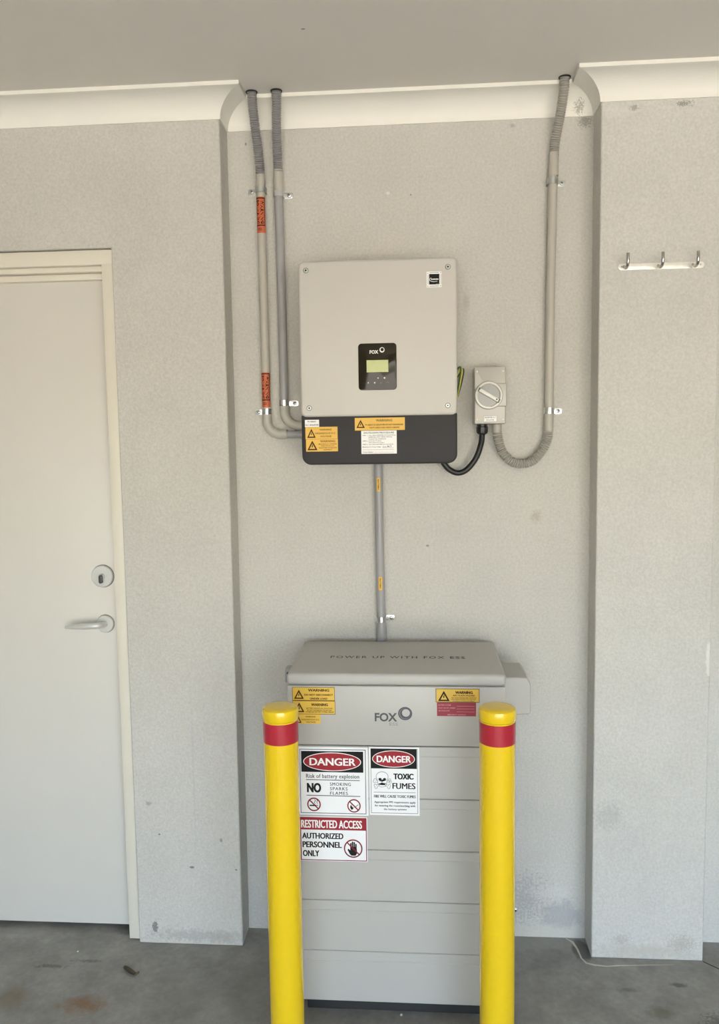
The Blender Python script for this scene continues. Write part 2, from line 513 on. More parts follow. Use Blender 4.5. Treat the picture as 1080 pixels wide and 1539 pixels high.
mat('bollard_yellow', (0.82, 0.56, 0.008), 0.24, var=0.015, coat=0.35)
mat('bollard_red', (0.42, 0.018, 0.035), 0.30, var=0.05, coat=0.2)
mat('leaf_brown', (0.10, 0.08, 0.05), 0.8)

# ------------------------------------------------------------------ setting
D = 0.0945
XL, XR, XPR = -0.5605, 0.512, 0.842
XF = -0.893            # outer edge of the door frame
HC, H = 2.4963, 2.5696
ROOM_L, ROOM_R, FRONT = -2.6, 3.9, -6.0

def struct(o):
    o['kind'] = 'structure'
    return o

floor = struct(MB().box(ROOM_L - 0.2, ROOM_R + 0.2, FRONT, 0.2, -0.12, 0).build('floor', 'floor_concrete'))
struct(MB().box(ROOM_L - 0.2, ROOM_R + 0.2, FRONT - 0.3, 0.2, H, H + 0.1).build('ceiling', 'ceiling_paint'))
struct(MB().box(-30, 30, -40, FRONT, -0.14, -0.02).build('floor_driveway', 'driveway_concrete'))
wl = struct(MB().prism_xz([(ROOM_L, 0), (-1.79, 0), (-1.79, 2.15), (XF, 2.15), (XF, 0), (XL, 0), (XL, H), (ROOM_L, H)], -D, 0.2).build('wall_left', 'wall_render_left'))
wr = struct(MB().prism_xz([(XR, 0), (XPR, 0), (XPR, H), (XR, H)], -D, 0.2).build('wall_right', 'wall_render_right'))
for o in (wl, wr):
    bv = o.modifiers.new('edge', 'BEVEL'); bv.width = 0.004; bv.segments = 2; bv.limit_method = 'ANGLE'
struct(MB().box(XL, XR, 0, 0.2, 0, H).build('wall_back', 'wall_render'))
struct(MB().box(XPR, ROOM_R, 0, 0.2, 0, H).build('wall_far_right', 'wall_render_right'))
struct(MB().box(ROOM_L - 0.2, ROOM_L, FRONT, 0.2, 0, H).build('wall_side_left', 'wall_plain'))
struct(MB().box(ROOM_R, ROOM_R + 0.2, FRONT, 0.2, 0, H).build('wall_side_right', 'wall_plain'))
struct(MB().box(ROOM_L, ROOM_R, FRONT, FRONT + 0.2, 2.12, H).box(ROOM_L, -1.5, FRONT, FRONT + 0.2, 0, 2.12).box(3.3, ROOM_R, FRONT, FRONT + 0.2, 0, 2.12).build('wall_front_unseen', 'wall_plain'))  # out of view; low header and added piers narrow the daylight, deepening shadows

struct(MB().box(-1.79, XF, 0.125, 0.2, 0, 2.15).build('door_light_block', 'wall_plain'))  # unseen box added to block sky light leaking under the door
# cove cornice, mitred round the piers
def cornice():
    C = H - HC
    prof = [(0.0, HC), (0.004, HC)]
    for k in range(13):
        t = k / 12 * PI / 2
        prof.append((C - (C - 0.004) * math.cos(t), HC + 0.003 + (C - 0.014) * math.sin(t)))
    prof += [(C + 0.002, H - 0.0105), (C + 0.002, H)]
    path = [(ROOM_L, -D), (XL, -D), (XL, 0), (XR, 0), (XR, -D), (XPR, -D), (XPR, 0), (ROOM_R, 0)]
    nrm = []
    for (a, b), (c, d) in zip(path[:-1], path[1:]):
        L = math.hypot(c - a, d - b)
        nrm.append(((d - b) / L, -(c - a) / L))
    def off(i, o):
        ns = []
        if i > 0: ns.append(nrm[i - 1])
        if i < len(path) - 1: ns.append(nrm[i])
        return (path[i][0] + o * sum(n[0] for n in ns), path[i][1] + o * sum(n[1] for n in ns))
    for s in range(len(path) - 1):
        vs = []
        for i in (s, s + 1):
            for o, z in prof:
                x, y = off(i, o)
                vs.append((x, y, z))
        m = len(prof)
        fs = [(k, k + 1, m + k + 1, m + k) for k in range(m - 1)]
        vs += [(*path[s], H), (*path[s + 1], H)]
        fs.append((m - 1, 2 * m, 2 * m + 1, 2 * m - 1))
        fs.append((0, m, 2 * m + 1, 2 * m))
        struct(MB().add(vs, fs).build('trim_%d' % (s + 1), 'cornice_paint', angle=28))
cornice()

# small details of the floor: joint and paint left along the pier
def strip(name, m, pts, w, parent):
    mb = MB()
    n = len(pts)
    vs = []
    for i, (x, y) in enumerate(pts):
        a = pts[max(i - 1, 0)]; b = pts[min(i + 1, n - 1)]
        L = math.hypot(b[0] - a[0], b[1] - a[1])
        nx, ny = -(b[1] - a[1]) / L, (b[0] - a[0]) / L
        ww = w[i] if isinstance(w, list) else w
        vs += [(x + nx * ww / 2, y + ny * ww / 2, 0.0008), (x - nx * ww / 2, y - ny * ww / 2, 0.0008)]
    mb.add(vs, [(2 * i, 2 * i + 1, 2 * i + 3, 2 * i + 2) for i in range(n - 1)])
    return mb.build(name, m, parent)
strip('control_joint', 'joint_dark', [(0.842, -0.097), (0.876, -0.128), (0.95, -0.195), (1.2, -0.42)], 0.004, floor)
strip('paint_line', 'paint_residue', [(0.452, -0.004), (0.470, -0.022), (0.478, -0.055), (0.482, -0.10), (0.492, -0.122), (0.515, -0.130), (0.55, -0.134), (0.59, -0.128), (0.62, -0.126), (0.68, -0.121), (0.75, -0.116)],
      [0.004, 0.009, 0.006, 0.005, 0.007, 0.008, 0.005, 0.006, 0.004, 0.003, 0.001], floor)

# ------------------------------------------------------------------ door
door = bpy.data.objects.new('door_1', None)
COL.objects.link(door); door.location = (-1.34, -0.02, 0)
tag(door, 'cream flush door in a cream frame with white lever handle', kind='structure')
MB().box(-1.752, -0.928, -0.03, 0.006, 0.018, 2.072, 0.002).build('leaf', 'door_paint', door)
fr = MB()
fr.box(-0.930, XF - 0.0015, -0.082, 0.12, 0.004, 2.148, 0.003)
fr.box(-1.7885, -1.752, -0.082, 0.12, 0.004, 2.148, 0.003)
fr.box(-1.7885, XF - 0.0015, -0.0822, 0.12, 2.104, 2.148, 0.003)
frame = fr.build('door_frame', 'frame_paint', door)
MB().box(-1.752, -0.930, -0.066, 0.1, 2.088, 2.104, 0.003).build('head_bead', 'frame_paint', frame)
MB().box(-1.752, -0.930, -0.048, 0.1, 2.068, 2.087, 0.003).build('head_bead', 'frame_paint', frame)
# lever handle
hd = MB().lathe((-0.984, -0.03, 1.014), [(0.0275, 0), (0.0275, 0.006), (0.0255, 0.0085), (0.011, 0.009)], 'y', 40).build('lever_handle', 'satin_white_metal', door)
lv = resample([(-0.984, -0.036, 1.015), (-0.982, -0.060, 1.016), (-0.986, -0.075, 1.018), (-1.000, -0.082, 1.018), (-1.03, -0.083, 1.017), (-1.07, -0.080, 1.014), (-1.094, -0.076, 1.011)], 0.004)
nl = len(lv)
MB().sweep(lv, [0.0095 if i < nl * 0.55 else 0.0095 - 0.0055 * ((i / (nl - 1) - 0.55) / 0.45) ** 1.5 for i in range(nl)], 16).build('lever', 'satin_white_metal', hd)
db = MB().lathe((-0.986, -0.03, 1.165), [(0.0345, 0), (0.0345, 0.008), (0.032, 0.0105), (0.002, 0.0108)], 'y', 48).build('deadbolt', 'satin_white_metal', door)
MB().lathe((-0.986, -0.0302, 1.165), [(0.0362, 0), (0.0362, 0.0006)], 'y', 48).build('gap_ring', 'dark_steel', db)  # thin dark disc standing in for the shaded gap round the rose
MB().lathe((-0.984, -0.0302, 1.014), [(0.0288, 0), (0.0288, 0.0006)], 'y', 48).build('gap_ring', 'dark_steel', hd)  # same dark gap outline, drawn round the lever rose
MB().lathe((-0.985, -0.0405, 1.166), [(0.0085, 0), (0.0085, 0.006), (0.007, 0.007)], 'y', 24).build('lock_cylinder', 'zinc_dull', db)
MB().rplate(-0.991, -0.980, 1.145, 1.171, -0.056, -0.047, 0.0054, 0.002).build('turn_knob', 'dark_steel', db)

# ------------------------------------------------------------------ inverter
IX0, IX1, IZ0, IZ1, IY = -0.327, 0.109, 1.509, 2.0695, -0.2
inv = empty('solar_inverter', (-0.109, 0, IZ0), 'large beige and charcoal wall-mounted solar inverter with small display', 'inverter')
MB().box(-0.318, 0.100, -0.172, -0.004, 1.516, 2.06, 0.006).build('body', 'inverter_body', inv)
cov = MB().rplate(IX0, IX1, 1.6425, IZ1, IY, -0.168, 0.016, 0.007, 8).build('front_cover', 'inverter_cover', inv)
ter = MB().rplate(-0.3265, 0.1085, IZ0, 1.648, IY + 0.0035, -0.150, (0.026, 0.026, 0.003, 0.003), 0.005, 8).build('terminal_cover', 'inverter_dark', inv)
for x, z in ((-0.305, 2.0445), (0.0845, 2.043), (-0.303, 1.668), (0.0825, 1.6685)):
    s = MB().lathe((x, IY - 0.0001, z), [(0.0062, 0), (0.0062, 0.0012), (0.0048, 0.0018), (0.0046, 0.0008)], 'y', 24).build('screw', 'zinc_dull', cov)
    MB().lathe((x, IY + 0.001, z), [(0.0074, 0), (0.0074, 0.0013)], 'y', 24).build('screw_seat', 'dark_steel', cov)
    MB().lathe((x, IY - 0.0012, z), [(0.0026, 0), (0.0026, 0.0008)], 'y', 6).build('hex_recess', 'ink_black', cov)
# display
dp = MB().rplate(-0.1635, -0.0575, 1.7145, 1.8425, IY - 0.0016, IY + 0.002, 0.0095, 0.0008).build('display_panel', 'display_black', inv)
DY = IY - 0.0016
MB().box(-0.1405, -0.0805, DY - 0.0004, DY, 1.7635, 1.7965).build('lcd_screen', 'lcd', dp)
f = Face((110, 80, 945, 1105), -0.1635, -0.0575, 1.7145, 1.8425, DY)
f.text('ink_white', 'FOX', 360, 230, 550, 310, 0.035, 1)
f.ring('ink_white#2', 630, 228, 55, 58, 20, 20, 1, 28, (4, -6))
for u, v, r in ((537, 843, 14), (678, 843, 17), (322, 943, 14), (462, 945, 15)):
    f.ell('ink_white#3', u, v, r, r, 1, 14)
f.line('ink_pale_grey', [(580, 945), (598, 962), (630, 928)], 9, 1)
f.line('ink_pale_grey', [(715, 950), (735, 930), (772, 940), (765, 955)], 9, 1)
f.build(dp, {'ink_white': 'logo', 'ink_white#2': 'logo_ring', 'ink_white#3': 'button_lights', 'ink_pale_grey': 'button_marks'})
# installer badge
st, f = sticker('badge_sticker', 'label_white', 0.0265, 0.0672, 1.9895, 2.0315, IY, inv, 'small black square badge sticker with white border', rect=(180, 235, 610, 685))
f.rect('ink_black', 252, 305, 545, 605, 1)
for u, v in ((218, 278), (580, 272), (216, 652), (578, 642)):
    f.ell('ink_black', u, v, 11, 11, 1, 10)
f.line('ink_pale_grey', [(265, 268), (530, 268)], 14, 1); f.line('ink_pale_grey', [(265, 652), (530, 652)], 14, 1)
f.line('ink_pale_grey', [(588, 320), (588, 600)], 10, 1); f.line('ink_pale_grey', [(222, 320), (222, 600)], 10, 1)
n = 22
arc = [(400 - 135 * math.cos(-0.9 + 2.5 * k / n) * 1.0, 465 + 62 * math.sin(-0.9 + 2.5 * k / n)) for k in range(n + 1)]
f.line('ink_white', arc, 15, 2)
f.line('ink_white', [(400, 527), (490, 515)], 11, 2)
for k, (a, b) in enumerate(((310, 345), (352, 372), (380, 408), (416, 440), (448, 476), (484, 516))):
    f.rect('ink_white', a, 436 + (k % 2) * 5, b, 474, 2)
f.rect('ink_pale_grey', 445, 580, 530, 594, 2)
f.build(st, {'ink_white': 'emblem', 'ink_black': 'badge_field', 'ink_pale_grey': 'badge_border'})
TY = IY + 0.0035
# labels on the charcoal cover
st, f = sticker('isolator_label', 'label_white', -0.3165, -0.2765, 1.6155, 1.6355, TY, inv, 'small white label reading PV ARRAY D.C. ISOLATOR', rect=(108, 150, 388, 290))
f.text('ink_black', 'PV ARRAY', 160, 172, 335, 200, 0.02)
f.text('ink_black', 'D.C. ISOLATOR', 120, 235, 378, 268, 0.02)
f.build(st)
st, f = sticker('hazard_label', 'label_yellow', -0.3155, -0.225, 1.5815, 1.6153, TY, inv, 'yellow hazardous D.C. voltage label under the white one', rect=(115, 290, 760, 545))
f.triangle(148, 325, 322, 518, 'ink_brown')
f.text('ink_brown', 'WARNING', 400, 330, 640, 368, 0.02)
f.text('ink_brown', 'HAZARDOUS D.C.', 312, 405, 728, 442, 0.01)
f.text('ink_brown', 'VOLTAGE', 412, 472, 636, 508, 0.01)
f.build(st)
st, f = sticker('hazard_label', 'label_yellow', -0.3145, -0.2245, 1.5465, 1.581, TY, inv, 'lower yellow warning label about isolating equipment', rect=(125, 552, 765, 800))
f.triangle(150, 580, 355, 772, 'ink_brown')
f.text('ink_brown', 'WARNING', 408, 572, 712, 616, 0.01)
f.text('ink_brown', 'MULTIPLE D.C. SOURCES', 380, 640, 740, 664, 0.015)
f.text('ink_brown', 'TURN OFF ALL D.C.', 420, 678, 702, 700, 0.015)
f.text('ink_brown', 'ISOLATORS TO ISOLATE', 382, 714, 740, 740, 0.015)
f.text('ink_brown', 'EQUIPMENT', 475, 755, 650, 778, 0.015)
f.build(st)
st, f = sticker('array_label', 'label_yellow', -0.176, -0.0365, 1.6035, 1.6385, TY, inv, 'wide yellow warning label about the PV array isolators', rect=(90, 92, 998, 322))
f.triangle(118, 128, 272, 275, 'ink_brown')
f.text('ink_brown', 'WARNING', 475, 120, 770, 165, 0.012)
f.text('ink_brown', 'PV ARRAY DC ISOLATORS DO NOT DE-ENERGISE', 280, 208, 965, 236, 0.02)
f.text('ink_brown', 'THE PV ARRAY AND ARRAY CABLING', 350, 260, 898, 287, 0.02)
f.build(st)
st, f = sticker('shutdown_label', 'label_white', -0.1585, -0.0595, 1.538, 1.6025, TY, inv, 'white shutdown procedure label with handwriting', rect=(208, 328, 852, 748))
f.text('ink_black', 'SHUTDOWN PROCEDURE', 252, 350, 805, 382, 0.01)
for s, a, b, c, d in (('STEP 1:', 232, 404, 325, 420), ('Turn off the INVERTER AC ISOLATOR at', 342, 402, 828, 420), ('INVERTER SUPPLY MAIN SWITCH', 342, 435, 766, 453),
                      ('located in the switchboard', 342, 468, 655, 488), ('STEP 2:', 232, 505, 325, 522), ('Isolate the PV Array', 342, 505, 572, 526),
                      ('Turn off the PV Isolator', 342, 536, 628, 553), ('STEP 3:', 232, 568, 325, 585), ('Turn off the BATTERY DC ISOLATOR', 342, 568, 790, 585),
                      ('Maximum DC Array Voltage:', 232, 614, 570, 636), ('Contact Number:', 232, 706, 425, 726)):
    f.text('ink_black', s, a, b, c, d, 0.02, res=1)
for a, v, b in ((590, 642, 798), (232, 672, 795), (440, 724, 795)):
    f.line('ink_pale_grey', [(a, v), (b, v)], 4)
f.line('ink_blue', [(612, 602), (598, 622), (605, 634), (622, 626)], 6); f.line('ink_blue', [(628, 618), (645, 632), (652, 612)], 6)
f.line('ink_blue', [(668, 634), (688, 600), (694, 632)], 6); f.line('ink_blue', [(704, 604), (698, 622), (716, 622), (716, 606), (712, 634)], 6)
f.line('ink_blue', [(728, 604), (755, 602), (738, 634)], 6)
f.build(st, {'ink_pale_grey': 'ruled_lines', 'ink_blue': 'handwriting'})

# ------------------------------------------------------------------ conduits
def flex(path, rr=0.0126, amp=0.0015, pitch=0.0062):
    pts = resample(path, pitch / 4)
    pat = (rr + amp, rr + amp * 0.6, rr - amp, rr + amp * 0.3)
    return MB().sweep(pts, [pat[i % 4] for i in range(len(pts))], 20)

def saddle(x, z, yc, rp, side, parent, m='zinc', w=0.017):
    """half saddle: strap over the pipe and one screwed tab"""
    R = rp + 0.0016
    t = 0.0014
    pts_o, pts_i = [], []
    n = 14
    far = -side
    pts_o.append((far * R, -0.0006)); pts_i.append((far * (R - t), -0.0006))
    for k in range(n + 1):
        a = PI * k / n
        pts_o.append((far * R * math.cos(a), yc - R * math.sin(a)))
        pts_i.append((far * (R - t) * math.cos(a), yc - (R - t) * math.sin(a)))
    pts_o.append((side * R, -0.0022)); pts_i.append((side * (R - t), -0.0006))
    vs, fs = [], []
    for (ox, oy), (ix, iy) in zip(pts_o, pts_i):
        vs += [(x + ox, oy, z + w / 2), (x + ix, iy, z + w / 2), (x + ix, iy, z - w / 2), (x + ox, oy, z - w / 2)]
    m_ = len(pts_o)
    for k in range(m_ - 1):
        for q in range(4):
            r = (q + 1) % 4
            fs.append((4 * k + q, 4 * k + r, 4 * k + 4 + r, 4 * k + 4 + q))
    fs += [(0, 1, 2, 3), (4 * m_ - 4, 4 * m_ - 3, 4 * m_ - 2, 4 * m_ - 1)]
    mb = MB().add(vs, fs)
    xa, xb = (x + R - 0.0012, x + R + 0.0245) if side > 0 else (x - R - 0.0245, x - R + 0.0012)
    rad = (0.001, 0.006, 0.006, 0.001) if side > 0 else (0.006, 0.001, 0.001, 0.006)
    mb.rplate(xa, xb, z - w / 2, z + w / 2, -0.0022, -0.0006, rad, 0.0004)
    o = mb.build('saddle', m, parent)
    xs = x + side * (R + 0.0135)
    sc = MB().lathe((xs, -0.0022, z), [(0.0062, 0), (0.0058, 0.0014), (0.0040, 0.0026), (0.0016, 0.0030)], 'y', 20).build('screw', m, o)
    MB().lathe((xs, -0.0050, z), [(0.0022, 0), (0.0022, 0.0006)], 'y', 6).build('screw_recess', 'ink_black', o)
    return o

def coupling(x, z0, z1, yc, rp, parent, m='pvc_beige'):
    MB().lathe((x, yc, z0), [(rp - 0.001, 0), (rp, 0.0008), (rp, z1 - z0 - 0.0008), (rp - 0.001, z1 - z0)], 'z', 28).build('coupling', m, parent)

def wrap_label(x, z0, z1, yc, rp, lines, ink, base, parent, name, half=1.25, block=None):
    """label wrapped round a pipe; the lettering runs downward"""
    R = rp + 0.0005
    vs, fs = [], []
    n = 14
    for k in range(n + 1):
        a = -half + 2 * half * k / n
        for z in (z0, z1):
            vs.append((x + R * math.sin(a), yc - R * math.cos(a), z))
    fs = [(2 * k, 2 * k + 2, 2 * k + 3, 2 * k + 1) for k in range(n)]
    o = MB().add(vs, fs).build(name, base, parent)
    mb = MB()
    R2 = R + 0.0002
    def P(s, t):        # s across (-1 left .. 1 right), t down 0..1
        a = s * half
        return (x + R2 * math.sin(a), yc - R2 * math.cos(a), z1 + t * (z0 - z1))
    for s, s0, s1, t0, t1, bold in lines:
        gv, gf = glyphs(s, bold, 1)
        mb.add([P(s0 + y * (s1 - s0), t0 + xx * (t1 - t0)) for xx, y in gv], gf)
    for s0, s1, t0, t1 in (block or []):
        m = 8
        bv, bf = [], []
        for k in range(m + 1):
            s = s0 + (s1 - s0) * k / m
            bv += [P(s, t0), P(s, t1)]
        mb.add(bv, [(2 * k, 2 * k + 2, 2 * k + 3, 2 * k + 1) for k in range(m)])
    mb.build('lettering', ink, o)
    return o

RP, YC = 0.0130, -0.0205
def hole(x, y, parent):
    MB().lathe((x, y, H - 0.003), [(0.0135, 0.0), (0.0165, 0.0005), (0.0170, 0.0025), (0.0130, 0.0028)], 'z', 20).build('cut_collar', 'joint_dark', parent)

SOLAR = [('WARNING', 0.02, 0.64, 0.08, 0.75, 0.045), ('SOLAR DC', -0.80, -0.18, 0.08, 0.75, 0.045)]
SOLB = [(-0.95, 0.84, 0.025, 0.055), (-0.95, 0.84, 0.775, 0.805), (0.74, 0.86, 0.03, 0.80), (-0.5, 0.2, 0.87, 0.885), (-0.5, 0.2, 0.91, 0.925)]

# conduit with the orange labels, outermost on the left
c1 = empty('electrical_conduit', (-0.458, YC, 1.597), 'leftmost conduit with orange warning labels, elbowed into the inverter', 'conduit')
flex([(-0.465, -0.0915, 2.568), (-0.4645, -0.083, 2.53), (-0.463, -0.055, 2.47), (-0.460, -0.028, 2.40), (-0.4595, YC, 2.355)]).build('flexible_section', 'flex_grey', c1)
hole(-0.465, -0.0915, c1)
coupling(-0.4595, 2.322, 2.364, YC, 0.0142, c1)
MB().sweep([(-0.4595, YC, 2.324), (-0.4585, YC, 2.0), (-0.457, YC, 1.66)], RP, 24).build('pipe', 'pvc_beige', c1)
el = [(-0.4565, YC, 1.668), (-0.4565, YC, 1.640)]
for k in range(13):
    a = PI + k / 12 * PI / 2
    el.append((-0.4565 + 0.040 + 0.040 * math.cos(a), YC, 1.638 + 0.040 * math.sin(a)))
el.append((-0.396, YC, 1.598))
MB().sweep(el, RP + 0.0012, 24).build('elbow', 'pvc_beige', c1)
MB().sweep([(-0.40, YC, 1.597), (-0.3182, YC, 1.597)], RP - 0.0015, 24).build('pipe', 'pvc_grey', c1)
saddle(-0.460, 2.320, YC, 0.0142, -1, c1, 'zinc_dull')
saddle(-0.457, 1.667, YC, 0.0142, -1, c1)
wrap_label(-0.4593, 2.193, 2.297, YC, RP, SOLAR, 'ink_black', 'label_orange', c1, 'warning_label', block=SOLB)
wrap_label(-0.4573, 1.680, 1.784, YC, RP, SOLAR, 'ink_black', 'label_orange', c1, 'warning_label', block=SOLB)
# second conduit
c2 = empty('electrical_conduit', (-0.404, YC, 1.62), 'plain grey conduit beside the orange-labelled one, curving into the inverter', 'conduit')
flex([(-0.394, -0.0915, 2.568), (-0.396, -0.083, 2.53), (-0.402, -0.055, 2.47), (-0.405, -0.030, 2.41), (-0.4055, YC, 2.365)]).build('flexible_section', 'flex_grey', c2)
hole(-0.394, -0.0915, c2)
coupling(-0.406, 2.309, 2.374, YC, 0.0142, c2)
MB().sweep([(-0.4065, YC, 2.31), (-0.404, YC, 2.0), (-0.403, YC, 1.685)], RP, 24).build('pipe', 'pvc_grey', c2)
el = [(-0.403, YC, 1.692), (-0.403, YC, 1.664)]
for k in range(13):
    a = PI + k / 12 * PI / 2
    el.append((-0.403 + 0.042 + 0.042 * math.cos(a), YC, 1.666 + 0.042 * math.sin(a)))
el.append((-0.3182, YC, 1.624))
MB().sweep(el, RP + 0.0012, 24).build('elbow', 'pvc_beige', c2)
saddle(-0.4065, 2.306, YC, 0.0142, 1, c2)
saddle(-0.403, 1.692, YC, 0.0142, 1, c2)
# conduit on the right with the loop into the isolator
c3 = empty('electrical_conduit', (0.388, YC, 1.50), 'long conduit on the right looping up into the rotary isolator', 'conduit')
flex([(0.412, -0.0915, 2.568), (0.411, -0.083, 2.53), (0.405, -0.050, 2.47), (0.398, -0.026, 2.42), (0.396, YC, 2.385)]).build('flexible_section', 'flex_beige', c3)
hole(0.412, -0.0915, c3)
coupling(0.395, 2.326, 2.392, YC, 0.0142, c3)
MB().sweep([(0.394, YC, 2.33), (0.3885, YC, 1.98), (0.3865, YC, 1.64)], RP, 24).build('pipe', 'pvc_beige', c3)
coupling(0.386, 1.592, 1.648, YC, 0.0142, c3)
flex([(0.3855, YC, 1.600), (0.382, -0.024, 1.572), (0.368, -0.028, 1.541), (0.341, -0.03, 1.511), (0.309, -0.031, 1.5), (0.276, -0.033, 1.508), (0.250, -0.035, 1.534), (0.237, -0.037, 1.570), (0.2325, -0.038, 1.600)], 0.0126).build('flexible_section', 'flex_beige', c3)
coupling(0.2325, 1.592, 1.6183, -0.038, 0.0135, c3)
saddle(0.3925, 2.312, YC, 0.0142, 1, c3, 'zinc_dull')
saddle(0.387, 1.655, YC, 0.0142, 1, c3)
# conduit between inverter and battery
c4 = empty('electrical_conduit', (-0.117, YC, 0.94), 'grey conduit running from the inverter down to the battery cabinet', 'conduit')
MB().sweep([(-0.121, YC, 1.5155), (-0.117, YC, 1.015)], RP, 24).build('pipe', 'pvc_grey', c4)
MB().lathe((-0.1165, YC, 0.93), [(0.0155, 0), (0.0155, 0.07), (0.0142, 0.082), (0.0142, 0.092)], 'z', 28).build('coupling', 'pvc_grey', c4)
saddle(-0.117, 1.028, YC, 0.0142, 1, c4)
for z0, z1, xx in ((1.422, 1.463, -0.1203), (1.120, 1.161, -0.1178)):
    wrap_label(xx, z0, z1, YC, RP, [('BATTERY', -0.35, 0.30, 0.12, 0.88, 0.03)], 'ink_brown', 'label_yellow', c4, 'cable_label', half=0.42)

# ------------------------------------------------------------------ rotary isolator
iso = empty('rotary_isolator', (0.208, 0, 1.618), 'grey rotary isolator switch on the wall right of the inverter', 'switch')
KX, KZ, FY = 0.2045, 1.7005, -0.078
MB().rplate(0.164, 0.254, 1.6185, 1.7835, FY, -0.0006, 0.004, 0.003).build('housing', 'isolator_grey', iso)
MB().rplate(KX, 0.2565, 1.668, 1.735, FY - 0.008, FY + 0.004, 0.003, 0.003).build('shroud', 'isolator_grey', iso)
MB().lathe((KX, FY + 0.001, KZ), [(0.0405, 0), (0.0405, 0.012), (0.0385, 0.016), (0.0335, 0.017), (0.0315, 0.0145), (0.0310, 0.008)], 'y', 56).build('knob_ring', 'isolator_ring', iso)
MB().lathe((KX, FY - 0.006, KZ), [(0.0308, 0), (0.0306, 0.002), (0.002, 0.0022)], 'y', 48).build('dial', 'isolator_dial', iso)
ang = math.radians(-31)
lvm = MB().box(-0.031, 0.031, -0.014, 0.0, -0.0052, 0.0052, 0.0015)
lvm.v = [(KX + x * math.cos(ang) - z * math.sin(ang), FY - 0.0075 + y, KZ + x * math.sin(ang) + z * math.cos(ang)) for x, y, z in lvm.v]
lever = lvm.build('switch_lever', 'isolator_lever', iso)
MB().lathe((KX + 0.025 * math.cos(ang), FY - 0.0216, KZ + 0.025 * math.sin(ang)), [(0.0022, 0), (0.0022, 0.0005)], 'y', 10).build('padlock_hole', 'ink_black', lever)
for s in (-1, 1):
    t = MB().box(-0.0025, 0.0025, -0.013, 0, -0.0056, 0.0056, 0.001)
    t.v = [(KX + (x + s * 0.0325) * math.cos(ang) - z * math.sin(ang), FY - 0.0075 + y, KZ + (x + s * 0.0325) * math.sin(ang) + z * math.cos(ang)) for x, y, z in t.v]
    t.build('lever_tip', 'dark_steel', lever)
for x, z in ((0.172, 1.770), (0.246, 1.770), (0.172, 1.632), (0.246, 1.632)):
    MB().lathe((x, FY - 0.0001, z), [(0.0032, 0), (0.0030, 0.0010), (0.0012, 0.0015)], 'y', 16).build('screw', 'isolator_ring', iso)
st, f = sticker('isolator_label', 'label_white', 0.1905, 0.2285, 1.6245, 1.6425, FY, iso, 'small pale label reading INVERTER A.C. ISOLATOR', rect=(345, 1070, 608, 1195))
f.frame('ink_pale_grey', 345, 1070, 608, 1195, 6)
f.text('ink_grey', 'INVERTER A.C.', 368, 1095, 588, 1122, 0.015)
f.text('ink_grey', 'ISOLATOR', 400, 1145, 552, 1175, 0.015)
f.build(st, {'ink_pale_grey': 'label_border'})
# black cable with gland
cb = empty('power_cable', (0.117, -0.045, 1.476), 'thick black cable looping from inverter to the isolator', 'cable')
MB().sweep(resample([(0.189, -0.042, 1.600), (0.1885, -0.043, 1.585), (0.185, -0.046, 1.560), (0.170, -0.05, 1.519), (0.143, -0.053, 1.486), (0.117, -0.055, 1.476), (0.092, -0.055, 1.486), (0.079, -0.055, 1.500), (0.073, -0.055, 1.5085)], 0.004), 0.0086, 18).build('cable', 'cable_black', cb)
MB().lathe((0.189, -0.042, 1.588), [(0.010, 0), (0.0155, 0.004), (0.017, 0.010), (0.017, 0.022), (0.015, 0.024), (0.015, 0.030)], 'z', 10).build('cable_gland', 'cable_black', cb)
# earth wires at the inverter's side
ew = empty('earth_wire', (0.118, -0.03, 1.69), 'looped yellow and green earth wires at the inverter edge', 'wire')
MB().sweep(resample([(0.096, -0.035, 1.755), (0.112, -0.035, 1.776), (0.124, -0.034, 1.788), (0.1275, -0.034, 1.780), (0.124, -0.033, 1.755), (0.117, -0.033, 1.715), (0.112, -0.033, 1.69)], 0.003), 0.0024, 10).build('wire', 'wire_green', ew)
MB().sweep(resample([(0.099, -0.030, 1.735), (0.116, -0.030, 1.765), (0.128, -0.030, 1.786), (0.131, -0.030, 1.776), (0.126, -0.030, 1.745), (0.119, -0.030, 1.712), (0.112, -0.030, 1.675)], 0.003), 0.0026, 10).build('wire', 'wire_yellow', ew)
MB().sweep(resample([(0.101, -0.026, 1.73), (0.120, -0.026, 1.762), (0.1335, -0.026, 1.783), (0.1365, -0.026, 1.775), (0.133, -0.026, 1.755), (0.127, -0.026, 1.73), (0.118, -0.026, 1.70)], 0.003), 0.0022, 10).build('wire', 'wire_green', ew)

# ------------------------------------------------------------------ hook rail
hk = empty('hook_rail', (0.68, -D, 2.042), 'stainless steel wall rail with three coat hooks', 'hook rail')
bar = MB().rplate(0.5625, 0.797, 2.0405, 2.0585, -D - 0.0035, -D - 0.0003, 0.0085, 0.001, 8).build('back_plate', 'stainless', hk)
for x in (0.573, 0.787):
    MB().lathe((x, -D - 0.0035, 2.0495), [(0.0028, 0), (0.0024, 0.001), (0.001, 0.0012)], 'y', 14).build('screw', 'zinc_dull', bar)
for x in (0.5790, 0.6725, 0.7665):
    pts = resample([(x, -D - 0.001, 2.051), (x, -D - 0.012, 2.045), (x, -D - 0.026, 2.042), (x, -D - 0.040, 2.046), (x, -D - 0.045, 2.058), (x, -D - 0.045, 2.078)], 0.002)
    MB().sweep(pts, 0.0042, 14).build('hook', 'chrome', hk)

